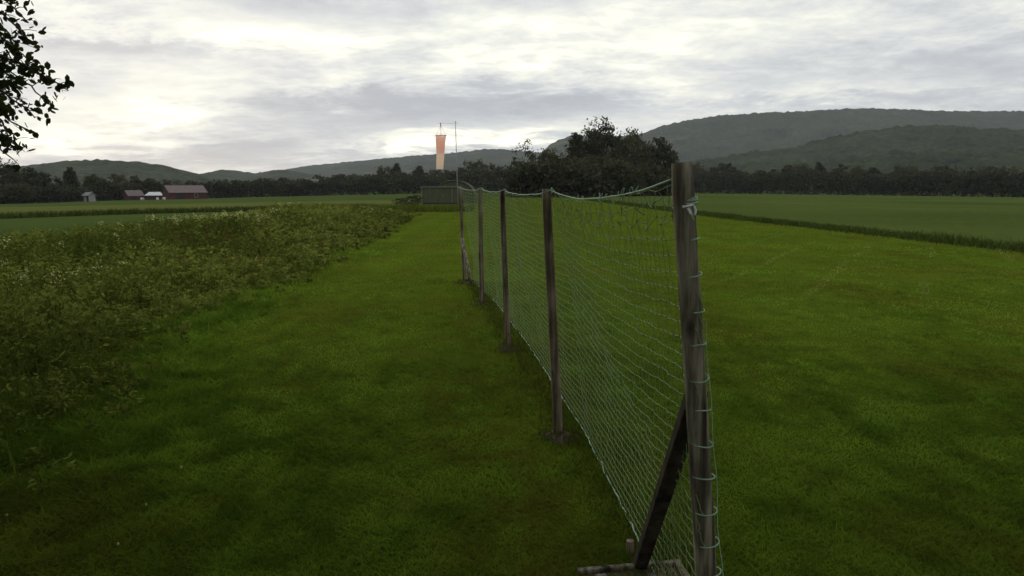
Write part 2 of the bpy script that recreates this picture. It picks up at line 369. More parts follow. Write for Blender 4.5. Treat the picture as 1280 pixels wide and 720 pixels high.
sheet('crop_field', [(-6, 15.6, 300), (18.3, 14.8, 300), (44, 13.2, 300), (200, 12, 300), (330, 12, 330)], MT['crop'], 0.004)
P = [ground(0,272), ground(250,263), ground(480,262)]
sheet('crop_field', [(-6, -60, -12.5), (20, -60, -12.5), (45, -36, -12.5), (62, -26, -12.5)], MT['crop2'], 0.004)
sheet('meadow_field', [(40, -75, -38), (62, -110, -27), (90, -150, -13), (110, -170, -12)], MT['crop3'], 0.0045)
sheet('crop_field', [(110.5, -170, -12), (200, -240, -10), (380, -330, 12)], MT['crop2'], 0.004)

# ------------------------------------------------------------------ leaves, grasses
def leaf_quads(C, size, tilt_up=0.3, aspect=0.55, rng=RNG, dirs=None):
    "diamond leaves centred on C"
    n = len(C); size = np.broadcast_to(size, (n,))
    if dirs is None:
        d = rng.normal(size=(n,3)); d[:,2] = d[:,2]*0.7+tilt_up
    else: d = dirs
    d /= np.linalg.norm(d, axis=1, keepdims=True)+1e-9
    r = rng.normal(size=(n,3)); s = np.cross(d, r); s /= np.linalg.norm(s, axis=1, keepdims=True)+1e-9
    h = (size/2)[:,None]
    V = np.stack([C-d*h, C+s*h*aspect-d*h*0.1, C+d*h, C-s*h*aspect-d*h*0.1], 1).reshape(-1,3)
    return V, np.arange(n*4).reshape(n,4)
def blades(x, y, z, hgt, wid, lean, rng=RNG):
    "bent grass blades: 2 segment strips"
    n = len(x); a = rng.uniform(0, 2*np.pi, n); b = rng.uniform(0, 2*np.pi, n)
    dx, dy = np.cos(a), np.sin(a); lx, ly = np.cos(b)*lean*hgt, np.sin(b)*lean*hgt; w2 = wid/2
    P0 = np.stack([x-dx*w2, y-dy*w2, z], 1); P1 = np.stack([x+dx*w2, y+dy*w2, z], 1)
    P2 = np.stack([x+dx*w2*.8+lx*.35, y+dy*w2*.8+ly*.35, z+hgt*.6], 1); P3 = np.stack([x-dx*w2*.8+lx*.35, y-dy*w2*.8+ly*.35, z+hgt*.6], 1)
    P4 = np.stack([x+lx, y+ly, z+hgt], 1)
    V = np.stack([P0,P1,P2,P3,P4], 1).reshape(-1,3); i = np.arange(n)[:,None]*5
    T = np.concatenate([i+np.array([[0,1,2]]), i+np.array([[0,2,3]]), i+np.array([[3,2,4]])])
    return V, T
POSTS_PX = [((899,910),(853,203)), ((699,547),(684,236)), ((636,437),(628,237)), ((603,381),(600,235)), ((582,354),(574,234))]
BASES = [ground(*p[0]) for p in POSTS_PX]
def make_lawn_blades():
    rng = np.random.default_rng(3)
    n = 900000
    # density falls with the square of the distance; blades get coarser as they merge into tufts
    y = 1/(1/1.6+(1/62-1/1.6)*rng.uniform(0,1,n)); x = rng.uniform(-0.5, 0.5, n)*(1.75*y+6)
    keep = (np.abs(x) < 0.84*y+3.0) & (x > lawn_left(y)-0.3) & (x < lawn_right(y)+.2) & (rng.uniform(0,1,n) < np.interp(y,[0,30,62],[1,1,.25]))
    keep &= ~((y>53)&(x<-3.6))
    x, y = x[keep], y[keep]; n = len(x)
    pn = fbm(x*0.7, y*0.5, 11)
    hh = .027*rng.uniform(.45, 1.3, n)*(0.25+1.5*fbm(x*2.6, y*2.2, 2))*np.interp(y,[2,20,60],[1,1.0,.8])
    # a little longer where the mower cannot reach: the left edge
    edge = np.clip((lawn_left(y)+1.5-x)/1.5+(fbm(x*1.3,y*.9,17)-.5)*.8, 0, 1); hh = hh*(1+2.6*edge)
    V, T = blades(x, y, np.full(n, 0.006), hh, .0040*(y/2.2)**.8*rng.uniform(.7,1.3,n), rng.uniform(.6,1.9,n), rng)
    t = np.clip(rng.uniform(0,1,n)*.45+(pn-.5)*1.7+(fbm(x*5,y*4,23,3)-.5)*1.9+.27-.15*edge, 0, 1)
    out_v, out_f, out_t = [V], [T], [np.repeat(t,5)]
    me = np_mesh('lawn_grass', np.concatenate(out_v), np.concatenate(out_f), np.concatenate(out_t))
    return tag(link('lawn_grass', me, MT['blade']), 'short mown green grass covering the field on both sides of the net', 'grass', kind='stuff')
make_lawn_blades()
def make_rough(name, label, xs, ys, h, wd, mat, zs=None):
    rng = np.random.default_rng(len(name)+len(xs)); n = len(xs)
    V, T = blades(xs, ys, g(xs), h, wd, rng.uniform(.2,.9,n), rng)
    t = np.clip(rng.uniform(0,1,n), 0, 1)
    return tag(link(name, np_mesh(name, V, T, np.repeat(t,5)), mat), label, 'grass', kind='stuff')
rng = np.random.default_rng(21)
# verge along the right field
n = 26000; y = 14+ (rng.uniform(0,1,n)**1.6)*180; x = lawn_right(y)+rng.normal(.45,.38,n)
make_rough('verge_grass', 'dark strip of longer grass between mown lawn and the right crop field', x, y, rng.uniform(.10,.32,n)*(0.4+1.1*fbm(y*.4,x,3)), .012+y*.0006, MT['verge'])
# verge at the end of the left lawn
n = 6000; x = rng.uniform(-14,-3.2,n); y = rng.normal(56.0,1.2,n)+(x+8)*-.1
make_rough('rough_grass', 'band of rough grass closing off the mown strip before the olive shed', x, y, rng.uniform(.2,.6,n), np.full(n,.05), MT['rough'])
# ditch line between the two left fields
n = 6000; t = rng.uniform(0,1,n); x = -40+t*26+rng.normal(0,.5,n); y = 43+t*24+rng.normal(0,.5,n)
make_rough('verge_grass', 'thin dark grass line between the two green fields on the left', x, y, rng.uniform(.2,.55,n), np.full(n,.05), MT['verge'])
# longer tufts round the post feet and along the bottom of the net
tx, ty, th = [], [], []
for b in BASES:
    m = 200; r = np.abs(rng.normal(0,.11,m)); a = rng.uniform(0,6.28,m); tx.append(b.x+np.cos(a)*r); ty.append(b.y+np.sin(a)*r); th.append(rng.uniform(.04,.11,m))
m = 5200; s = rng.uniform(0,1,m)**1.3; tx.append(BASES[0].x+(BASES[4].x-BASES[0].x)*s+rng.normal(.16,.10,m)); ty.append(BASES[0].y+(BASES[4].y-BASES[0].y)*s); th.append(rng.uniform(.03,.085,m))
tx, ty, th = map(np.concatenate, (tx, ty, th))
make_rough('rough_grass', 'longer tufts of grass round the post feet and under the net', tx, ty, th, .004+ty*.0007, MT['rough'])

# weed bank on the left ------------------------------------------------
def weed_bank():
    rng = np.random.default_rng(5)
    n = 8600; y = 3.6+46*rng.uniform(0,1,n)**1.35; u = rng.uniform(0,1,n); 
    right = lawn_left(y)+.25+ (fbm(y*.9,y*0,9)-.5)*1.6+rng.normal(0,.25,n); left = np.interp(y, [3,14,30,50], [-13.5,-12.5,-12.5,-14.5])
    x = left+(right-left)*u
    keep = (x > -.86*y-1.2); x, y, u = x[keep], y[keep], u[keep]; right = right[keep]; n = len(x)
    e = np.clip((right-x)/3.4, 0, 1)**.9                       # low at the mown edge, tall inside
    h = (0.10+0.68*e)*rng.uniform(.7,1.25,n)*(0.7+0.6*fbm(x*.5,y*.35,4))*np.interp(y,[3,12,40,50],[1,1,.95,.6])
    VV, FF, TT, k = [], [], [], 0
    L = 34
    s = rng.uniform(.05,1,(n,L)); spread = (.10+.16*rng.uniform(0,1,(n,1)))*(.5+.5*h[:,None])
    a = rng.uniform(0,6.28,(n,L)); rr = spread*np.sqrt(rng.uniform(0,1,(n,L)))*(1.15-.55*s)
    C = np.stack([x[:,None]+np.cos(a)*rr, y[:,None]+np.sin(a)*rr, g(x)[:,None]+h[:,None]*s], -1).reshape(-1,3)
    d = np.stack([np.cos(a), np.sin(a), rng.normal(.35,.6,(n,L))], -1).reshape(-1,3)
    sz = np.repeat(np.clip(.030+.0048*y, .045, .17), L)*rng.uniform(.6,1.35,n*L)
    V, Fq = leaf_quads(C, sz, aspect=.42, rng=rng, dirs=d)
    plant_t = np.clip((fbm(x*.45,y*.3,8)-.5)*1.8+.45+rng.normal(0,.12,n), 0, 1)
    t = np.clip(np.repeat(plant_t, L)+rng.normal(0,.27,n*L), 0, 1)
    o = tag(link('tall_weeds', np_mesh('tall_weeds', V, Fq, np.repeat(t,4)), MT['weed']), 'waist-high tangle of green weeds on the bank left of the mown strip', 'weeds', kind='stuff')
    # stalks and grass culms
    m = 26000; i = rng.integers(0,n,m); jx = x[i]+rng.normal(0,.15,m); jy = y[i]+rng.normal(0,.15,m)
    V, T = blades(jx, jy, g(jx), h[i]*rng.uniform(.8,1.25,m), .006+.0007*jy, rng.uniform(.05,.35,m), rng)
    link('weed_stalk', np_mesh('weed_stalk', V, T, np.repeat(rng.uniform(.2,1,m),5)), MT['rough'], o)['kind'] = 'stuff'
    # cream flower heads in patches
    pat = fbm(x*.28,y*.16,14)*.8+.16*np.exp(-((x+6.9)/1.5)**2-((y-9.5)/2.2)**2)+.16*np.exp(-((x+8.6)/2.2)**2-((y-24)/3)**2)+.14*np.exp(-((x+11.5)/1.6)**2-((y-27)/3)**2); sel = np.where((e>.55)&(((pat>.50)&(rng.uniform(0,1,n)<.24))|(rng.uniform(0,1,n)<.008)))[0]
    nb = 16; cx = np.repeat(x[sel],nb); cy = np.repeat(y[sel],nb); cz = np.repeat(g(x[sel])+h[sel]*1.08,nb); q = len(cx)
    bs = np.clip(.022+.0014*cy,.022,.07)
    C = np.stack([cx+rng.normal(0,.030,q)+rng.normal(0,.0012,q)*cy, cy+rng.normal(0,.035,q), cz+rng.normal(0,.045,q)], 1)
    V, Fq = leaf_quads(C, bs*rng.uniform(.5,1.1,q), aspect=.8, rng=rng)
    tag(link('meadow_flowers', np_mesh('meadow_flowers', V, Fq), MT['bloom']), 'cream flower heads scattered over the weed bank on the left', 'flowers', kind='stuff')
    # rusty dock seed heads
    sel = np.where((e>.4)&(fbm(x*.5,y*.3,31)>.63)&(rng.uniform(0,1,n)<.35))[0]; nb = 18
    cx = np.repeat(x[sel],nb); cy = np.repeat(y[sel],nb); s = rng.uniform(.6,1.1,len(cx)); cz = np.repeat(g(x[sel]),nb)+np.repeat(h[sel],nb)*s; q = len(cx)
    if q:
        C = np.stack([cx+rng.normal(0,.03,q), cy+rng.normal(0,.03,q), cz], 1); V, Fq = leaf_quads(C, rng.uniform(.03,.07,q), rng=rng)
        tag(link('dock_seed_heads', np_mesh('dock_seed_heads', V, Fq, np.repeat(rng.uniform(0,1,q),4)), MT['reddish']), 'rusty brown seed heads among the green weeds on the left', 'weeds', kind='stuff')
weed_bank()

# ------------------------------------------------------------------ hills
def hill_mat(name, a, b, c):
    m, nt, out = mat_new(name)
    at_ = nt.nodes.new('ShaderNodeAttribute'); at_.attribute_name = 'tint'
    n = tex(nt, 0.012, 6, 0.65); n2 = tex(nt, 0.11, 4, 0.7)
    f = math_(nt, 'ADD', math_(nt, 'MULTIPLY', n, .6), math_(nt, 'MULTIPLY', n2, .45), True)
    col = ramp(nt, f, [(.40, a), (.64, b)]); col = mixc(nt, at_.outputs['Fac'], col, c)
    principled(nt, out, col, .95, n2, .8, 5.0, .03); return m
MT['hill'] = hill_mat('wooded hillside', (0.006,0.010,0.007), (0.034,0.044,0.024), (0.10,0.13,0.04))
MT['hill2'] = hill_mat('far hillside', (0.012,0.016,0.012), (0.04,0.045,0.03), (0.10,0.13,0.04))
def hill(name, prof, D, W, mat, step=4.0, jag=2.0, seed=0, clear=None, tilt=0.0, base=-8.0):
    px = np.array([p[0] for p in prof], float); py = np.array([p[1] for p in prof], float)
    top = [at(a, b, D+tilt*(a-640)) for a, b in zip(px, py)]
    tx = np.array([t.x for t in top]); tz = np.array([t.z for t in top]); ty = np.array([t.y for t in top])
    X = np.arange(tx[0], tx[-1], step); Z = np.interp(X, tx, tz); Yr = np.interp(X, tx, ty)
    # soften the corners of the traced ridge
    k = max(3, int(60/step)); ker = np.hanning(k+2)[1:-1]; ker /= ker.sum(); Z = np.convolve(np.pad(Z, k, 'edge'), ker, 'same')[k:-k]
    nf = int(W/(step*1.3)); tt = np.concatenate([np.linspace(0,1,nf), 1+np.linspace(.06,.5,8)])
    T, XX = np.meshgrid(tt, X, indexing='ij'); ZZ = np.repeat(Z[None],len(tt),0); YY = np.repeat(Yr[None],len(tt),0)-W*(1-T)
    Tc = np.clip(T,0,1); prof_ = np.where(T<=1, (Tc**0.85)*(0.75+.25*Tc), 1-(T-1)*.9)
    und = (fbm(XX/130+seed, YY/150, seed, 4)-.5)*.35*np.sin(np.pi*Tc)
    hgt = base+(ZZ-base)*np.clip(prof_+und,0,None)
    rng = np.random.default_rng(seed); bump = (rng.uniform(-.5,.9,XX.shape)+ (vnoise(XX/9,YY/9,seed)-.5)*1.6)*jag
    tint = np.clip((fbm(XX/70+3, YY/110, seed+5, 3)-.70)*4, 0, .3)
    if clear:
        for (cx0, cx1, t0, t1) in clear:
            u = 640+F*XX/YY; m = (u>cx0)&(u<cx1)&(T>t0)&(T<t1); tint[m] = 1; bump[m] *= .1
    tint = np.clip(tint+.20*rng.uniform(0,1,tint.shape)**2*(tint<.9), 0, 1)
    hgt = hgt+bump*np.where(tint>.9,.2,1)
    V = np.stack([XX,YY,hgt],-1).reshape(-1,3)
    return tag(link(name, np_mesh(name, V, grid_faces(len(tt), len(X)), tint.ravel()), mat), kind='structure')
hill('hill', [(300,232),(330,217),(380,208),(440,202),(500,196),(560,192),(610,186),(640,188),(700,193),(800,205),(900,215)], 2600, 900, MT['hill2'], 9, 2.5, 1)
hill('hill', [(215,236),(240,223),(262,216),(281,212),(300,215),(325,217),(350,212),(380,217),(430,226),(470,236)], 1500, 500, MT['hill'], 6, 2.2, 2, clear=[(272,308,.32,.52)])
hill('hill', [(-330,232),(-120,222),(-20,214),(40,208),(60,204),(110,199.5),(140,200.5),(180,203),(210,209),(250,220),(290,236)], 900, 380, MT['hill'], 4, 1.6, 3, clear=None)
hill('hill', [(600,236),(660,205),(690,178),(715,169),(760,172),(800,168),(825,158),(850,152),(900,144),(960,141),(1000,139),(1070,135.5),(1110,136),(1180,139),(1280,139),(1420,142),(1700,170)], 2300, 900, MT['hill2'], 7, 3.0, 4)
hill('hill', [(780,238),(830,216),(870,202),(940,190),(1000,184),(1035,172),(1090,163),(1160,156),(1220,160),(1280,163),(1420,168),(1700,190)], 1000, 480, MT['hill'], 4, 2.6, 6)
hill('hill', [(800,238),(850,222),(900,210),(960,204),(1020,205),(1080,196),(1150,188),(1220,190),(1280,186),(1420,190),(1700,205)], 640, 200, MT['hill'], 3.2, 3.0, 9)

# ------------------------------------------------------------------ trees
def crown_mesh(name, w, h, z0, n_clump, n_leaf, leaf, seed, gap=0.0, top_jag=.25, cone=0.0):
    rng = np.random.default_rng(seed)
    u = rng.normal(size=(n_clump,3)); u /= np.linalg.norm(u,axis=1,keepdims=True); r = rng.uniform(.25,1,n_clump)**.45
    C = u*r[:,None]
    lump = 1+top_jag*(fbm(u[:,0]*2+seed, u[:,1]*2+u[:,2]*2, seed, 3)-.5)*2
    C = C*lump[:,None]
    zz = C[:,2]
    wz = (1-cone*np.clip((zz+1)/2,0,1))
    C = np.stack([C[:,0]*w/2*wz, C[:,1]*w/2*wz, z0+h*(zz+1)/2], 1)
    if gap: C = C[fbm(C[:,0]/w*5+seed, C[:,2]/h*5+C[:,1]/w*5, seed+2, 2) > gap]
    m = len(C); ct = rng.uniform(0,1,m); cs = rng.uniform(.5,1.2,m)
    L = np.repeat(C,n_leaf,0)+rng.normal(size=(m*n_leaf,3))*np.array([w*.055,w*.055,h*.038])*np.repeat(cs,n_leaf)[:,None]
    V, Fq = leaf_quads(L, leaf*rng.uniform(.6,1.4,len(L)), aspect=.7, rng=rng)
    t = np.clip(np.repeat(ct,n_leaf)*.7+rng.uniform(0,.4,len(L)), 0, 1)
    return np_mesh(name, V, Fq, np.repeat(t,4))
def trunk_mesh(w, h, z0, seed):
    rng = random.Random(seed); mb = MB(); r = h*.022+.05
    mb.tube([(0,0,-.6),(0,0,z0*.5),(rng.uniform(-.1,.1)*w,0,z0+h*.35),(rng.uniform(-.1,.1)*w,0,z0+h*.7)], [r*1.3,r,r*.7,r*.25], 7)
    for k in range(6):
        a = rng.uniform(0,6.28); zz = z0+h*rng.uniform(.02,.5); q = w*rng.uniform(.28,.42)
        mb.tube([(0,0,zz),(math.cos(a)*q*.5,math.sin(a)*q*.5,zz+h*.13),(math.cos(a)*q,math.sin(a)*q,zz+h*.3)], [r*.5,r*.35,r*.12], 5)
    me = bpy.data.meshes.new('trunk'); me.from_pydata(mb.v,[],mb.f); me.materials.append(MT['bark']); return me
KINDS = {}
def kind(key, w, h, z0, nc, nl, leaf, seed, mat, **k):
    c = crown_mesh('crown', w, h, z0, nc, nl, leaf, seed, **k); c.materials.append(MT[mat])
    KINDS[key] = (c, trunk_mesh(w, h, z0, seed), z0+h, w)
kind('round0', 9, 9.6, 1.2, 110, 40, .55, 1, 'far2', top_jag=.5); kind('round1', 8, 9.2, 1.0, 130, 34, .62, 2, 'far2'); kind('round2', 10, 8.6, .8, 150, 34, .62, 3, 'far', top_jag=.4)
kind('tall0', 6.5, 12, 1.0, 140, 32, .6, 4, 'far', cone=.45); kind('tall1', 6, 11.4, .8, 130, 32, .6, 5, 'far2', cone=.35, top_jag=.4)
kind('big0', 12, 12.5, 1.0, 230, 44, .46, 6, 'far', top_jag=.75); kind('big1', 12, 11.5, .8, 210, 44, .46, 7, 'far2', top_jag=.7)
kind('gappy', 9, 10.5, 1.6, 90, 26, .5, 8, 'far', gap=.50, top_jag=.6)
kind('bush', 3.4, 2.1, .05, 60, 30, .2, 9, 'far2', top_jag=.4)
def tree(key, p, height, width=None, label=None, group=None, cat='tree', name='tree', rz=None):
    c, t, H, W = KINDS[key]; s = height/H; sw = (width/W) if width else s
    o = empty(name, p, label, cat, group, rz if rz is not None else random.uniform(0,6.28)); o.scale = (sw, sw, s)
    a = link('crown', c, None, o); b = link('trunk', t, None, o); return o
def tree_px(key, cx, top, D, wpx, **k):
    "stand a tree at distance D so its crown has the size it has in the photo"
    p = at(cx, 240, D); z0 = gf(p.x); ht = at(cx, top, D).z-z0
    return tree(key, (p.x, D, z0), ht, wpx*D/F, **k)
# dark clump right of the windsock
G1 = 'big trees in the dark clump behind the net'
for (key, cx, top, D, wpx, lab) in (
    ('big0', 750, 154, 172, 62, 'tallest broad dark tree in the clump behind the net, with a ragged top'),
    ('big1', 787, 160, 176, 58, 'broad dark tree just right of the tallest one in the clump behind the net'),
    ('tall0', 722, 168, 168, 40, 'round dark tree on the left shoulder of the tall clump behind the net'),
    ('round2', 820, 176, 180, 48, 'lower rounded tree at the right shoulder of the clump, left of the thick post'),
    ('round0', 842, 203, 186, 34, 'small outermost tree of the clump, beside the top of the thick post'),
    ('big1', 690, 186, 160, 56, 'olive bushy tree low on the left side of the dark clump'),
    ('gappy', 656, 178, 150, 44, 'thin gappy tree with bare branching top, left end of the dark clump'),
    ('round1', 668, 204, 146, 44, 'low olive tree under the thin gappy tree at the clump'),
    ('big1', 735, 192, 150, 52, 'front dark tree low in the middle of the clump behind the net'),
    ('big1', 780, 196, 152, 62, 'front olive dark tree under the right half of the tall clump'),
    ('round1', 700, 204, 142, 46, 'lowest rounded tree in front on the left of the clump'),
    ('round0', 812, 206, 160, 44, 'front dark tree low on the right of the clump near the thick post')):
    tree_px(key, cx, top, D, wpx, label=lab, group=G1)
# far row behind the windsock and the left crop field
G2 = 'trees of the far row across the left crop field'
L2 = 'dark tree in the even far row between the white farmhouse and the windsock pole'
for cx, top, wpx, lab in ((480,207,26,'round-topped dark tree rising above the far row, left of the windsock'),
        (496,205,20,'narrow dark tree close right of the round-topped one in the far row'),(524,208,22,'small dark tree sticking up just left of the hanging windsock'),
        (592,199,34,'broad dark tree rising above the far row right of the windsock pole'),(612,204,28,'dark tree between the windsock pole and the big clump')):
    tree_px('round0' if wpx>24 else 'tall0', cx, top, 330, wpx, label=lab, group=G2)
for i, cx in enumerate(range(404, 650, 13)):
    tree_px(('round1','round2','tall1','round0')[i%4], cx+random.uniform(-3,3), np.interp(cx,[404,460,540,650],[221,217,213,207])+random.uniform(-3,3), 318+random.uniform(-12,12), random.uniform(20,28), label=L2, group=G2)
G3 = 'trees of the far row between the barn and the white farmhouse'
for i, cx in enumerate(range(262, 396, 11)):
    tree_px(('tall0','round1','tall1','round0')[i%4], cx+random.uniform(-3,3), np.interp(cx,[262,330,396],[228,225,222])+random.uniform(-2.5,2.5), np.interp(cx,[262,396],[268,318])+random.uniform(-6,6), random.uniform(16,22), label='far dark tree in the row between the large red barn and the white farmhouse', group=G3)
G4 = 'trees around the farm at the left'
for (key, cx, top, D, wpx, lab) in (
    ('big0', 8, 202, 190, 46, 'large dark tree at the left frame edge beyond the green field'),
    ('round2', 40, 212, 200, 40, 'dark rounded tree next to the large one at the left edge'),
    ('round0', 68, 220, 205, 34, 'dark low tree left of the pale small house'),
    ('tall0', 90, 210, 215, 22, 'upright dark tree rising left of the pale small house'),
    ('round1', 121, 218, 230, 32, 'round olive tree right behind the pale small house'),
    ('round0', 150, 216, 238, 28, 'dark tree behind the small red hut, left of its gable'),
    ('tall1', 170, 219, 244, 20, 'narrow dark tree rising behind the small red hut'),
    ('round2', 188, 224, 250, 30, 'dark tree behind the pale roofed shed'),
    ('round0', 214, 224, 262, 28, 'dark tree behind the left gable of the large red barn'),
    ('round1', 245, 226, 268, 26, 'olive tree behind the right end of the large red barn'),
    ('round0', 22, 228, 176, 40, 'low dark tree in front at the far left edge of the field'),
    ('round2', 62, 232, 190, 36, 'low bushy tree at the field edge left of the pale house')):
    tree_px(key, cx, top, D, wpx, label=lab, group=G4)
G5 = 'trees of the wood along the far side of the right field'
for i in range(38):
    cx = 862+i*13.2; D = np.interp(cx,[862,1280],[330,235])
    tree_px(('round0','big1','tall0','round2','tall1')[i%5], cx+random.uniform(-5,5), np.interp(cx,[862,960,1100,1280],[207,209,212,212])+random.uniform(-8,7), D+random.uniform(4,30), random.uniform(20,32), label='dark tree in the wood lining the far side of the right crop field', group=G5)
# dense undergrowth that closes each row below the crowns
def undergrowth(label, pts, hgt, depth, n, seed):
    rng = np.random.default_rng(seed); t = rng.uniform(0,1,n); k = np.linspace(0,1,len(pts))
    x = np.interp(t,k,[p[0] for p in pts])+rng.normal(0,1,n); y = np.interp(t,k,[p[1] for p in pts])+rng.uniform(0,depth,n)
    H = hgt*(.55+.8*fbm(t*len(pts)*9, t*0, seed)); z = g(x)+H*rng.uniform(0,1,n)**.8
    V, Fq = leaf_quads(np.stack([x,y,z],1), rng.uniform(.5,1.2,n), aspect=.75, rng=rng)
    c = np.clip(fbm(x*.15,z*.4+y*.1,seed)*1.2-.2+rng.normal(0,.15,n),0,1)
    tag(link('undergrowth', np_mesh('undergrowth', V, Fq, np.repeat(c,4)), MT['far']), label, 'undergrowth', kind='stuff')
def pD(px, D): return (at(px, 240, D).x, D)
undergrowth('dark undergrowth beneath the far wood across the right field', [pD(855,322),pD(950,305),pD(1100,272),pD(1290,228),pD(1420,215)], 9.5, 9, 19000, 1)
undergrowth('dark undergrowth beneath the far tree row left of the windsock', [pD(255,252),pD(330,284),pD(400,296),pD(520,306),pD(660,306)], 6.5, 9, 16000, 2)
undergrowth('dark undergrowth in the tree clump behind the net', [pD(640,140),pD(700,138),pD(780,146),pD(850,170)], 6.5, 8, 12000, 3)
undergrowth('dark undergrowth along the field edge by the farm at left', [pD(-60,168),pD(20,178),pD(100,222),pD(160,240),pD(262,262)], 4.0, 8, 12000, 4)
for (px, D, hh, ww, lab) in ((515, 78, 1.15, 2.4, 'low olive bush beside the left end of the olive shed'), (500, 84, .75, 2.0, 'smaller low bush left of the bush by the olive shed')):
    p = at(px, 250, D); tree('bush', (p.x, D, 0), hh, ww, label=lab, cat='bush', name='bush')

# ------------------------------------------------------------------ farm buildings
def gable(name, label, px, py, D, wid, dep, wall, roof, wm, rm, rz, group='farm buildings at the edge of the left field', doors=(), wins=(), cat='building', chimney=False, over=.35):
    p = at(px, py, D); z0 = gf(p.x) ; o = empty(name, (p.x, D, z0), label, cat, group, rz)
    b = MB(); a, c = wid/2, dep/2; H = wall+roof
    # ridge runs along x; gables face +-x
    v = [(-a,-c,-.5),(a,-c,-.5),(a,c,-.5),(-a,c,-.5),(-a,-c,wall),(a,-c,wall),(a,c,wall),(-a,c,wall),(-a,0,H),(a,0,H)]
    b.v = v; b.f = [(0,1,5,4),(2,3,7,6),(1,2,6,9,5),(3,0,4,8,7)]; b.build('wall', MT[wm], o)
    r = MB(); th = .16
    for s in (-1, 1):
        e = (wall-roof/c*over)
        q = [(-a-over, s*(c+over), e+.02),(a+over, s*(c+over), e+.02),(a+over, 0, H+.02),(-a-over, 0, H+.02)]
        i = len(r.v); r.v += q+[(x_, y_, z_+th) for x_, y_, z_ in q]
        for f in ((0,1,5,4),(1,2,6,5),(2,3,7,6),(3,0,4,7),(4,5,6,7),(3,2,1,0)): r.f.append(tuple(i+k for k in f))
    ro = r.build('roof', MT[rm], o)
    if chimney:
        k = MB(); k.box((a*.3, 0, H+.5), (.6,.6,1.1)); k.build('chimney', MT['roof_grey'], ro)
    for (dx, dw, dh) in doors:
        k = MB(); k.box((dx, -c-.03, dh/2), (dw, .06, dh)); k.build('door', MT['dark_open'], o)
    for (dx, dz) in wins:
        k = MB(); k.box((dx, -c-.03, dz), (1.0, .06, 1.1)); wo = k.build('window', MT['dark_open'], o)
        k = MB()
        for sx in (-.55,.55): k.box((dx+sx, -c-.05, dz), (.1,.1,1.3))
        for sz in (-.6,.6): k.box((dx, -c-.05, dz+sz), (1.0,.1,.1))
        k.build('window_frame', MT['white_wall'], wo)
    return o
gable('barn', 'large dark red barn with faded roof at the right end of the farm', 231, 248, 236, 12, 9, 2.3, 2.3, 'red_wall', 'roof_pink', R(42), doors=((-2.5,2.6,2.0),), wins=((2.5,1.3),))
gable('shed', 'low shed with bright pale metal roof left of the red barn', 200, 247, 240, 7.5, 4.5, 1.5, 1.0, 'red_wall', 'roof_white', R(-8), doors=((0,2.0,1.3),))
gable('hut', 'small red hut with pinkish roof left of the pale roofed shed', 167, 248, 228, 4.6, 4.2, 1.6, 1.6, 'red_wall', 'roof_pink', R(50), doors=((-.8,1.2,1.7),))
gable('house', 'small pale house standing alone among dark trees left of the farm', 112, 249, 206, 2.2, 2.2, 1.9, .8, 'white_wall', 'roof_grey', R(-20), doors=((.6,.8,1.7),))
gable('farmhouse', 'white farmhouse in the far tree row across the crop field', 393, 232, 306, 3.0, 2.6, 5.6, 1.7, 'white_wall', 'roof_grey', R(25), group='far white houses', wins=((-.9,4.6),(.9,4.6)), chimney=True)
gable('house', 'pale house on the wooded slope above the left trees, with light gable', 76, 222, 560, 9, 7, 13, 4, 'white_wall', 'roof_grey', R(12), group='far white houses', wins=((-2,11),(2,11)))
gable('house', 'tiny pale house low on the slope above the far trees, right of the barn', 331, 230, 700, 7, 6, 7.5, 3, 'white_wall', 'roof_grey', R(-12), group='far white houses', wins=((-1.5,6),(1.5,6)))
def bale(px, py, D, label):
    p = at(px, py, D); o = empty('bale', (p.x, D, gf(p.x)), label, 'bale', 'pale wrapped bales in front of the farm', random.uniform(0,3))
    m = MB(); n = 18
    for sgn in (0,):
        m.tube([(-.45,0,.44),(-.4,0,.44),(.4,0,.44),(.45,0,.44)], [.38,.44,.44,.38], n)
    m.build('wrap', MT['bale'], o, smooth=False, bevel=.04)
    k = MB(); k.tube([(-.2,0,.45),(.2,0,.45)], .455, n, cap=False); k.build('band', MT['trim'], o)
bale(178, 251, 212, 'pale round bale on the field in front of the small red hut')
bale(197, 250, 214, 'pale round bale in front of the pale roofed shed, left of its neighbour')
bale(205, 250, 216, 'pale round bale in front of the red barn corner, rightmost one')

# ------------------------------------------------------------------ olive shed, arched tent, windsock
def shed():
    D = 82.0; p0 = at(527, 254, D); p1 = at(573, 254, D); W = p1.x-p0.x; cx = (p0.x+p1.x)/2
    o = empty('storage_shed', (cx, D, 0), 'low olive panelled storage shed with flat roof beside the windsock pole', 'shed')
    H = 2.0; dep = 2.4
    b = MB(); b.box((0, dep/2, H/2), (W, dep, H))
    b.build('wall', MT['shed'], o)
    r = MB(); r.box((0, dep/2, H+.06), (W+.24, dep+.3, .12)); r.build('roof', MT['trim'], o, bevel=.02)
    for x_ in (-W/2+.06, W/2-.06, W/2-.75):
        k = MB(); k.box((x_, -.035, H/2), (.10,.07,H-.02)); k.build('corner_post', MT['trim'], o)
    k = MB(); k.box((0,-.04,.09), (W-.3,.08,.14)); k.build('sill', MT['dark_open'], o)
    k = MB(); k.box((-.4,-.03,1.02), (1.9,.05,1.75)); d = k.build('door', MT['shed'], o)
    k = MB(); k.box((.4,-.075,1.05), (.05,.05,.22)); k.build('door_handle', MT['zinc'], d)
shed()
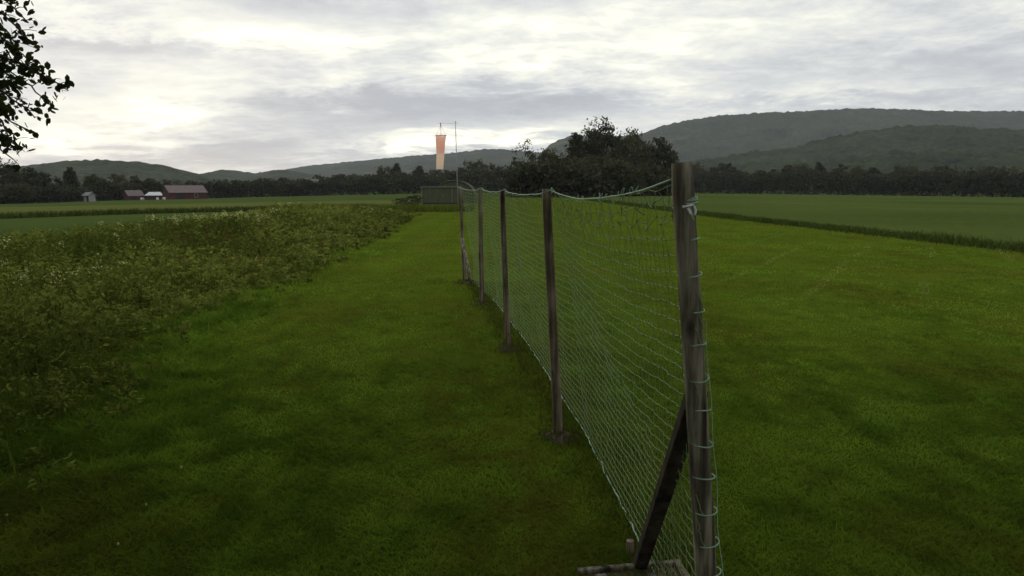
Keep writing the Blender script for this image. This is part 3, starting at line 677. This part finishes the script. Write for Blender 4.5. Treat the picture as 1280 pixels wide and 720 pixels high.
def tent():
    D = 87.0; a = at(543, 240, D).x; b = at(592, 240, D).x; W = b-a; cx = (a+b)/2; top = at(567, 226, D).z
    o = empty('tunnel_tent', (cx, D, 0), 'olive arched tunnel tent rising behind the low shed', 'tent')
    n = 20; pts = [(W/2*math.cos(math.pi*k/n), 1.0+(top-1.0)*math.sin(math.pi*k/n)) for k in range(n+1)]; pts = [(W/2,0)]+pts+[(-W/2,0)]
    m = MB(); dep = 6.0
    for i in range(len(pts)-1):
        (x0,z0),(x1,z1) = pts[i], pts[i+1]; m.quad([(x0,0,z0),(x1,0,z1),(x1,dep,z1),(x0,dep,z0)])
    s = m.build('cover', MT['tarp'], o, smooth=False); sm = s.modifiers.new('solid','SOLIDIFY'); sm.thickness = .04
    for yy in (-.04, dep*.5, dep):
        h = MB(); h.tube([(x_*1.015, yy, z_*1.015) for x_, z_ in pts], .05, 6); h.build('hoop', MT['tarp'], o)
    e = MB(); e.v = [(x_*.98, .12, z_*.98) for x_, z_ in pts]; e.f = [tuple(range(len(pts)))]; e.build('end_panel', MT['shed'], o)
tent()
def windsock():
    D = 79.0; pb = at(572.5, 254, D); pt = at(569.3, 153, D)
    o = empty('windsock', (pb.x, D, 0), 'faded orange and cream windsock hanging limp from a thin pole', 'windsock')
    inv = Vector((pb.x, D, 0))
    P0 = Vector((0,0,-.3)); P1 = pt-inv
    k = MB(); k.tube([P0, P0.lerp(P1,.5), P1], [.07,.055,.035], 10); pole = k.build('pole', MT['zinc'], o, smooth=True)
    k = MB(); k.tube([P1+Vector((0,0,.02)), P1+Vector((0,0,.16))], [.06,.03], 8); k.build('pole_cap', MT['zinc'], pole)
    hook = at(550.8, 154, D)-inv
    k = MB(); k.tube([P1+Vector((.25,0,-.08)), hook+Vector((-.3,0,0))], .013, 6); k.build('arm', MT['zinc'], o)
    def cpt(px, py): return at(px, py, D)-inv
    prof = [(551.2,169.5,6.4),(551.0,172,6.3),(550.8,178,5.9),(550.8,185,5.3),(550.6,192,4.9)]
    prof2 = [(550.6,192,4.85),(550.4,198,4.75),(550.2,204,4.6),(550.0,209,4.4),(549.8,211.5,4.3)]
    def cone(pr, name, mat):
        n = 22; V = []; rr = random.Random(3)
        ph = [rr.uniform(-1,1) for _ in range(n)]
        for j, (px, py, r) in enumerate(pr):
            c = cpt(px, py); rad = r*D/F
            for i in range(n):
                a = 2*math.pi*i/n; q = rad*(1+.10*ph[i]*(py-169)/40+.05*math.sin(5*a+py*.2))
                V.append((c.x+math.cos(a)*q, c.y+math.sin(a)*q*.8, c.z))
        Fs = [(j*n+i, j*n+(i+1)%n, (j+1)*n+(i+1)%n, (j+1)*n+i) for j in range(len(pr)-1) for i in range(n)]
        m = MB(); m.v = V; m.f = Fs; s = m.build(name, mat, o, smooth=True)
        u = s.modifiers.new('sub','SUBSURF'); u.levels = 1; u.render_levels = 1; return s
    cone(prof, 'orange_sleeve', MT['sock_o']); cone(prof2, 'cream_sleeve', MT['sock_w'])
    c = cpt(551.2,169.5); rad = 6.5*D/F
    k = MB(); ring = [(c.x+math.cos(a)*rad, c.y+math.sin(a)*rad*.8, c.z) for a in [2*math.pi*i/24 for i in range(25)]]; k.tube(ring, .035, 6, cap=False); k.build('hoop', MT['post_brown'], o)
    for a in (0, 1.57, 3.14, 4.71):
        k = MB(); k.tube([(c.x+math.cos(a)*rad, c.y+math.sin(a)*rad*.8, c.z), hook-Vector((0,0,.35))], .018, 5); k.build('bridle_cord', MT['sock_o'], o)
    k = MB(); k.tube([hook-Vector((0,0,.38)), hook+Vector((0,0,.05))], .05, 6); k.build('swivel', MT['dark_open'], o)
windsock()

# ------------------------------------------------------------------ the net fence
def fence():
    o = empty('net_fence', BASES[0], 'green string net on weathered wooden posts running away across the lawn', 'fence')
    org = BASES[0].copy()
    L = lambda v: Vector(v)-org
    TOPS = []
    radii = [.0335,.033,.031,.034,.032]
    for i, (b, (bp, tp)) in enumerate(zip(BASES, POSTS_PX)):
        lean_y = 0.0
        T = at(tp[0], tp[1], b.y+lean_y); TOPS.append(T)
        rng = random.Random(40+i); m = MB(); pts, rs = [], []
        N = 26
        for k in range(N):
            q = k/(N-1); p = (b-Vector((0,0,.25))).lerp(T, q)
            p += Vector((math.sin(q*4+i)*.006, math.cos(q*3+i)*.006, 0)); pts.append(L(p)); rs.append(radii[i]*(1.06-.10*q)*(1+rng.uniform(-.02,.02)))
        rs[-1] *= .93
        m.tube(pts, rs, 16, jit=.025)
        po = m.build('post', MT['post'] if i in (0,) else MT['post_brown'], o, smooth=True, bevel=0)
        if i == 0: po['label'] = 'thick weathered end post wrapped in twine'
        # weather cracks down the near post
    # braces on both end posts
    foot = ground(795,699); up = at(872,487,BASES[0].y+.05); dd = (up-foot)
    def beam(p, q, wx, wy, mat, name, parent):
        m = MB(); z = (q-p).normalized(); x_ = z.cross(Vector((0,1,0))).normalized(); y_ = z.cross(x_); n = 8; i0 = 0
        for k in range(n+1):
            c = p.lerp(q, k/n)
            for sx, sy in ((-1,-1),(1,-1),(1,1),(-1,1)):
                v = c+x_*sx*wx/2*(1+random.uniform(-.03,.03))+y_*sy*wy/2; m.v.append(tuple(L(v)))
        for k in range(n):
            for j in range(4): a = k*4+j; b2 = k*4+(j+1)%4; m.f.append((a,b2,b2+4,a+4))
        m.f.append((3,2,1,0)); e = n*4; m.f.append((e,e+1,e+2,e+3))
        return m.build(name, mat, parent, bevel=.006)
    beam(foot-Vector((0,0,.1)), up, .062, .045, MT['brace'], 'brace', o)['label'] = 'dark square timber brace leaning on the end post'
    f2 = ground(591,358); u2 = at(577.5,298,BASES[4].y-.02); m = MB(); m.tube([L(f2-Vector((0,0,.1))), L(u2)], [.04,.034], 10); m.build('brace', MT['post'], o, smooth=True)
    s = MB(); c = ground(789,697); s.tube([L(c-Vector((0,0,.1))), L(c+Vector((-.005,.01,.085)))], [.017,.019], 9, jit=.06); s.build('stake', MT['post_brown'], o)
    # rail positions: top and bottom of the net as functions of s in [0,4] (posts at whole numbers)
    ATT = []
    for i, T in enumerate(TOPS):
        z = at(842,228,BASES[0].y).z if i == 0 else T.z-.025
        b = BASES[i]; q = (z-b.z)/(T.z-b.z); p = b.lerp(T, q); p += Vector((radii[i]*.9, .0, 0)) if i else Vector((-radii[0]*.6, radii[0]*.8, 0)); ATT.append(p)
    offs = [.03,.19,.24,.22,.16]
    BOT = [Vector((b.x+offs[i], b.y+(.02 if i else .05), .028)) for i, b in enumerate(BASES)]
    def interp(P, s):
        i = np.clip(np.floor(s).astype(int),0,3); f = (s-i)[...,None]; A = np.array([tuple(p) for p in P]); return A[i]*(1-f)+A[i+1]*f, (s-i)
    seg = [ (BASES[i+1]-BASES[i]).length for i in range(4)]
    mesh_sz = .055; S = np.concatenate([np.linspace(i,i+1,int(seg[i]/mesh_sz),endpoint=False) for i in range(4)]+[[4.0]])
    NV = 34; Tt = np.linspace(0,1,NV)
    SS, TT = np.meshgrid(S, Tt, indexing='ij')
    top, fr = interp(ATT, SS); bot, _ = interp(BOT, SS)
    sag = np.where(SS<1, .06, np.where(SS<2,.035,.03))*4*fr*(1-fr)
    skew = np.where(SS<1, (1-fr)**2*.0, 0)
    top[...,2] -= sag+skew
    Pn = top*(1-TT[...,None])+bot*TT[...,None]
    mid = np.sin(np.pi*TT)
    Pn[...,0] += mid*((fbm(SS*2.2, TT*2.5, 3)-.5)*.13+.03)      # slack, bellied cloth
    Pn[...,2] += mid*(-.020*4*fr*(1-fr)) + (fbm(SS*6, TT*5, 6)-.5)*.022*np.clip(TT*6,0,1)*np.clip((1-TT)*6,0,1)
    Pn[...,1] += (fbm(SS*5, TT*6, 8)-.5)*.04*mid
    rng = np.random.default_rng(2); Pn += rng.normal(0,.0022,Pn.shape)*np.clip(mid*3,.3,1)[...,None]
    # bunched meshes hanging under the top cord near the end post
    bunch = np.exp(-((TT-.04)/.05)**2)*np.where(SS<1.0,1,.6); Pn += rng.normal(0,.014,Pn.shape)*bunch[...,None]
    Pl = Pn-np.array(tuple(org))
    def strands(A, B, r):
        d = B-A; d /= np.linalg.norm(d,axis=1,keepdims=True)+1e-9
        u = np.cross(d, np.array([0.31,.9,.3])); u /= np.linalg.norm(u,axis=1,keepdims=True)+1e-9; v = np.cross(d,u); rings = []
        r = np.broadcast_to(r,(len(A),))[:,None]
        for base in (A-d*r*.5, B+d*r*.5):
            for k in range(3):
                a = 2.0944*k; rings.append(base+(u*math.cos(a)+v*math.sin(a))*r)
        V = np.stack(rings,1).reshape(-1,3); i = np.arange(len(A))[:,None]*6
        Fq = np.concatenate([i+np.array([[k,(k+1)%3,3+(k+1)%3,3+k]]) for k in range(3)]); return V, Fq
    # each mesh side is split in two with a small sag so that strands curve
    def curved(A, B):
        m = (A+B)/2; l = np.linalg.norm(B-A,axis=1,keepdims=True); m = m+rng.normal(0,.022,m.shape)*l; m[:,2] -= (l[:,0])*.03
        return np.concatenate([A,m]), np.concatenate([m,B])
    Ah, Bh = Pl[:-1].reshape(-1,3), Pl[1:].reshape(-1,3); Av, Bv = Pl[:,:-1].reshape(-1,3), Pl[:,1:].reshape(-1,3)
    A1, B1 = curved(Ah,Bh); A2, B2 = curved(Av,Bv)
    V1, F1 = strands(A1,B1,.0016); V2, F2 = strands(A2,B2,.0012)
    # knots
    K = Pl.reshape(-1,3); V3, F3 = strands(K-np.array([.003,0,0]), K+np.array([.003,0,0]), .0022)
    V = np.concatenate([V1,V2,V3]); Fq = np.concatenate([F1,F2+len(V1),F3+len(V1)+len(V2)])
    link('net', np_mesh('net', V, Fq), MT['net'], o)
    # cords along the top and the bottom
    r = MB(); tr = top[:,0]-np.array(tuple(org))+np.array([0,0,.012]); tr[:,2] += (fbm(S*9,S*0,4)-.5)*.012; r.tube([tuple(p) for p in tr], .0034, 7, jit=.15); r.build('top_rope', MT['rope'], o, smooth=True)
    r = MB(); bl = Pl[:,-1]+rng.normal(0,.004,Pl[:,-1].shape); r.tube([tuple(p) for p in bl], .0042, 7, jit=.15); r.build('bottom_rope', MT['rope'], o, smooth=True)
    # loose curls of twine above the top cord, near the end post
    rr = random.Random(8)
    for k in range(12):
        q = .15+rr.random()*.5; i = int(q*len(S)/4); p0 = Vector(tr[i]); R0 = rr.uniform(.008,.022); a0 = rr.uniform(0,3); c = MB()
        c.tube([p0+Vector((rr.uniform(-.003,.003), (math.cos(a0+t*.55)-math.cos(a0))*R0*1.8, abs(math.sin(t*.4))*R0*1.3)) for t in range(9)], .0014, 5)
        c.build('loose_twine', MT['rope'], o)
    # twine lashed round the end post at every mesh row, and knots on the others
    b, T = BASES[0], TOPS[0]; ax = (T-b).normalized(); u = ax.orthogonal().normalized(); v = ax.cross(u)
    for k in range(1,NV,2):
        m = MB()
        z = float(Pn[0,k,2]); q = (z-b.z)/(T.z-b.z); c0 = b.lerp(T,q); rad = .0355+.003*(1-q); til = rr.uniform(-.010,.010); ph = rr.uniform(0,6)
        m.tube([L(c0+(u*math.cos(a)+v*math.sin(a))*rad+ax*til*math.sin(a+ph)) for a in [2*math.pi*j/20 for j in range(21)]], .0023, 5, cap=False); m.build('lashing', MT['rope'], o)
    for k in range(NV-1):
        if rr.random()<.45:
            m = MB(); z = float(Pn[0,k,2]); z2 = float(Pn[0,k+1,2]); a = -2.2+rr.uniform(-.9,1.2); pts = []
            for j in range(5):
                q = (z+(z2-z)*j/4-b.z)/(T.z-b.z); aa = a+rr.uniform(-.1,.1)+j*.12; rad = .0365+.003*(1-q)
                pts.append(L(b.lerp(T,q)+(Vector((math.cos(aa),math.sin(aa),0)))*rad))
            m.tube(pts, .0014, 5); m.build('lashing', MT['net'], o)
    # tail of the net hanging down the right edge of the post
    tail = MB(); pts = []
    for j in range(30):
        q = .97-j/30*.97; pts.append(L(b.lerp(T,q)+Vector((.036+.003*(1-q)+.003*math.sin(j*1.3), -.012+.006*math.sin(j*.8), 0))))
    tail.tube(pts[7:], .0014, 5); tail.build('hanging_twine', MT['rope'], o)
    for i in range(1,5):
        b2, T2 = BASES[i], TOPS[i]; m = MB()
        c0 = T2-Vector((0,0,.03)); pts = [L(c0+Vector((math.cos(a)*radii[i]*1.05,math.sin(a)*radii[i]*1.05,.01*math.sin(a+i)+.004*a))) for a in [-.7+2*math.pi*j/16 for j in range(20)]]
        pts += [L(T2+Vector((radii[i]*.7,-radii[i]*.8,.006))), L(T2+Vector((radii[i]*1.5,-.01,-.012)))]
        m.tube(pts, .0032, 6)
        m.build('lashing', MT['rope'], o)
    # white cord knot on the end post
    D0 = BASES[0].y-.040; k = MB()
    def px(a, b2, dy=0): return L(at(a, b2, D0+dy))
    def sph(c, r):
        k.tube([c+Vector((0,0,-r)),c+Vector((0,0,-r*.7)),c,c+Vector((0,0,r*.7)),c+Vector((0,0,r))],[r*.2,r*.75,r,r*.75,r*.2],8)
    sph(px(854.3,258.6), .0042)
    k.tube([px(855,258.5), px(858,258), px(861,257), px(864,256.6), px(866,254.6,.012)], .0030, 7)
    k.tube([px(859.5,260), px(861,263), px(862.5,266), px(864,268.5)], [.003,.0042,.0042,.0025], 7)
    k.tube([px(866.5,255,.012), px(868,259,.012), px(869.3,263,.012), px(869,266.5,.012), px(868,269,.010)], [.003,.004,.0042,.004,.0022], 7)
    sph(px(866.2,254.5,.012), .0040)
    k.build('cord_knot', MT['cord'], o, smooth=True)
    k = MB()
    for t in range(2):
        k.tube([L(b.lerp(T,.945-.012*t)+Vector((math.cos(a)*.0350, math.sin(a)*.0350, .008*math.sin(a+t*2)))) for a in [2*math.pi*j/20 for j in range(21)]], .0035, 6, cap=False)
    k.tube([L(ATT[0]), L(b.lerp(T,.945)+Vector((-.030,-.02,0))), L(b.lerp(T,.94)+Vector((0,-.037,-.01))), L(b.lerp(T,.92)+Vector((.015,-.034,-.02)))], .004, 6)
    k.build('rope_wrap', MT['rope'], o)
fence()
def soil():
    for b in BASES[1:]:
        m = MB(); n = 18; m.v.append((0,0,.035)); rr = random.Random(b.y)
        rad = [(.11+rr.uniform(-.04,.06)) for _ in range(n)]
        for q, z in ((.5,.03),(1.0,.0)):
            for i in range(n): a = 6.283*i/n; m.v.append((math.cos(a)*rad[i]*q*1.2, math.sin(a)*rad[i]*q, z+rr.uniform(0,.008)))
        for i in range(n): m.f.append((0,1+i,1+(i+1)%n)); m.f.append((1+i,1+n+i,1+n+(i+1)%n,1+(i+1)%n))
        o = m.build('soil_mound', MT['soil'], None, smooth=True, loc=(b.x,b.y,.006)); o['kind'] = 'structure'
soil()
def clover():
    rr = random.Random(6)
    for k, (px, py) in enumerate(((84,587),(53,608),(226,592),(147,690),(131,562),(8,653),(182,640))):
        p = ground(px, py); m = MB(); m.tube([(0,0,0),(.004,0,.02),(.005,.002,.034)],[.0008,.0007,.0007],5)
        o = m.build('clover_flower', MT['verge'], None, loc=(p.x,p.y,.004)); tag(o, 'tiny pale clover flower in the dark grass at the bottom left', 'flower', 'clover flowers in the grass')
        h = MB(); h.tube([(.005,.002,.030),(.005,.002,.035),(.005,.002,.043),(.005,.002,.047)],[.003,.0065,.006,.002],8,jit=.2); h.build('flower_head', MT['bloom'], o)
clover()
# old board lying by the brace foot
def board():
    A = ground(722,716); B = ground(838,706); 
    o = empty('wooden_hatch', ((A.x+B.x)/2, (A.y+B.y)/2, 0), 'old brown plank board with pale rim lying at the brace foot', 'board')
    x_ = (B-A).normalized(); y_ = Vector((x_.y,-x_.x,0)); L = (B-A).length; rz = math.atan2(x_.y,x_.x); o.rotation_euler = (0,0,rz)
    for i in range(4):
        m = MB(); m.box((0,-.115-i*.125,.012+.002*(i%2)), (L,.118,.024)); m.build('plank', MT['plank'], o, bevel=.005)
    for yy, w in ((.01,.028),):
        m = MB(); m.box((0,yy-.045,.024), (L+.02,w,.036)); m.build('rim', MT['post'], o, bevel=.006)
    m = MB(); m.box((L/2+.018,-.29,.024), (.03,.54,.036)); m.build('rim', MT['post_brown'], o, bevel=.006)
    rr = random.Random(4); c = Matrix.Rotation(rz,3,'Z')
    for k in range(5):
        p = c @ Vector((rr.uniform(-.2,.12), -rr.uniform(.08,.13), 0))
        s = MB(); r = rr.uniform(.006,.014); s.tube([(0,0,-r*.3),(0,0,r*.2),(0,0,r*.8)],[r*1.4,r*1.6,r*.5],7,jit=.25)
        q = s.build('stone_chip', MT['stone'], None, loc=o.location+p+Vector((0,0,.029))); tag(q,'small pale chip of stone lying on the old brown board','stone','pale stone chips on the board')
board()

# ------------------------------------------------------------------ overhanging tree at the left
def overhang():
    base = Vector((-8.2, 2.2, gf(-8.2)))
    o = empty('overhanging_tree', base, 'broadleaf tree whose dark leafy branches hang in at the top left corner', 'tree')
    L = lambda v: Vector(v)-base
    rng = np.random.default_rng(12); rr = random.Random(12)
    m = MB(); m.tube([L((-8.2,2.2,-.3)),L((-8.15,2.1,1.2)),L((-7.9,1.8,2.6)),L((-7.4,1.2,4.4)),L((-6.6,.6,6.6)),L((-6.2,.3,8.6))],[.42,.33,.30,.26,.17,.06],12,jit=.05)
    tips = []
    def limb(p, q, r, sagz=.3, n=6):
        pts = [Vector(p).lerp(Vector(q),k/n)+Vector((rr.uniform(-.1,.1),rr.uniform(-.1,.1),math.sin(math.pi*k/n)*sagz)) for k in range(n+1)]
        m.tube([L(x) for x in pts],[r*(1-.85*k/n) for k in range(n+1)],7); return pts
    for q in ((-1,-3,5.5),(2.5,-2.0,5.2),(-3,-7,6),(5.0,-4.5,5.8),(-2,.6,5.4),(-11,-4,6),(-12,3,5),(-9,7,5),(-4.5,2.5,5),(1,1.0,5.0),(-8,-8,5)):
        limb((-7.5,1.3,4.2),q,.14,.5)
    # unseen canopy above and behind the camera, spread wide to shade the near grass
    n = 3500; c = np.stack([rng.uniform(-15,10.5,n), rng.uniform(-11,9,n), rng.uniform(3.0,9.5,n)],1)
    d = ((c[:,0]+2.2)/12.5)**2+((c[:,1]+1.2)/9.8)**2+((c[:,2]-5.6)/4.0)**2
    vis = (c[:,1]>0)&(c[:,0]>-.95*c[:,1]-1.2)&(c[:,2]<2.45+.42*c[:,1]); low = c[:,2]<3.1
    c = c[(d<1)&~vis&~low]
    n = 900; k2 = np.stack([rng.uniform(-13,-2.5,n), rng.uniform(-3,7.5,n), rng.uniform(1.5,4.5,n)],1); k2 = k2[k2[:,0] < -.98*np.clip(k2[:,1],0,9)-1.6]; c = np.concatenate([c,k2])  # unseen low skirt of clumps, added to block sky and darken the bottom-left grass
    nl = 34; C = np.repeat(c,nl,0)+rng.normal(size=(len(c)*nl,3))*np.array([.36,.36,.24])
    vis = (C[:,1]>0)&(C[:,0]>-.9*C[:,1]-.6)&(C[:,2]<2.15+.33*C[:,1]); C = C[~vis]
    V, Fq = leaf_quads(C-np.array(tuple(base)), rng.uniform(.12,.24,len(C)), aspect=.6, rng=rng); tints = [np.repeat(rng.uniform(0,1,len(C)),4)]
    VV, FF, k = [V], [Fq], len(V)
    # the branches that reach into the picture
    tw = []
    for (sx, sy, ex, ey, D) in ((-90,-60,30,18,6.0),(-90,-10,34,40,5.8),(-95,20,40,72,6.2),(-100,60,86,106,6.0),(-80,75,62,120,6.3),(-100,90,44,140,5.9),(-90,130,30,155,6.1),(-90,150,28,184,6.2),(-80,20,20,50,6.6),(-80,80,30,95,6.5),(-80,60,12,130,6.7),(-60,110,14,168,5.7),(-70,170,8,190,6.0)):
        a = at(sx,sy,D); b = at(ex,ey,D); 
        pts = [a.lerp(b,t/10)+Vector((0,rr.uniform(-.06,.06),.12*math.sin(math.pi*t/10)-.05*(t/10)**2)) for t in range(11)]
        m.tube([L(p) for p in pts],[.016*(1-.8*t/10)+.002 for t in range(11)],5)
        ln = (b-a).length
        for q in range(int(26*ln)):
            f = rr.random()**.8; i = min(9,int(f*10)); p = pts[i].lerp(pts[i+1],f*10-i)
            e = p+Vector((rr.gauss(.05,.12),rr.gauss(0,.14),rr.gauss(-.02,.085)))*(1.15-.75*f)
            m.tube([L(p),L(p.lerp(e,.5)+Vector((0,0,.01))),L(e)],[.0048,.0036,.0022],4)
            for z in range(4):
                tw.append(tuple(L(e)+Vector((rr.gauss(0,.035),rr.gauss(0,.035),rr.gauss(0,.03)))))
    tw = np.array(tw); dd = rng.normal(size=tw.shape); dd[:,2] -= .5
    for s in (0,):
        n = len(tw); d_ = dd/np.linalg.norm(dd,axis=1,keepdims=True); r = rng.normal(size=(n,3)); sd = np.cross(d_,r); sd /= np.linalg.norm(sd,axis=1,keepdims=True)
        h = (rng.uniform(.045,.085,n)/2)[:,None]; a = .36
        V = np.stack([tw-d_*h, tw-d_*h*.4+sd*h*a*1.6, tw+d_*h*.35+sd*h*a*1.5, tw+d_*h, tw+d_*h*.35-sd*h*a*1.5, tw-d_*h*.4-sd*h*a*1.6],1).reshape(-1,3)
        i = np.arange(n)[:,None]*6
        Fl = np.concatenate([i+np.array([[0,1,4,5]])*1, i+np.array([[1,2,3,4]])]); Fl = np.concatenate([i+np.array([[0,1,4,5]]), i+np.array([[1,2,3,4]])])
        VV.append(V); FF.append(Fl+k); tints.append(np.repeat(rng.uniform(0,1,n),6))
    link('crown', np_mesh('crown', np.concatenate(VV), np.concatenate(FF), np.concatenate(tints)), MT['oak'], o)
    m.build('trunk', MT['bark'], o, smooth=True)
overhang()

# ------------------------------------------------------------------ damp evening air
HAZE = 0.70e-4
def haze():
    m = bpy.data.materials.new('evening air'); m.use_nodes = True; nt = m.node_tree; nt.nodes.clear(); out = nt.nodes.new('ShaderNodeOutputMaterial')
    v = nt.nodes.new('ShaderNodeVolumePrincipled'); v.inputs['Color'].default_value = (.86,.92,1.0,1); v.inputs['Density'].default_value = HAZE; v.inputs['Anisotropy'].default_value = 0.2
    nt.links.new(v.outputs[0], out.inputs['Volume'])
    b = MB(); z0, z1 = -14.0, 380.0; b.box((0, 2200, (z0+z1)/2), (9200, 4700, z1-z0)); o = b.build('haze', m); tag(o, kind='stuff'); o['label'] = 'thin grey evening haze over the valley'; o['category'] = 'haze'
haze()
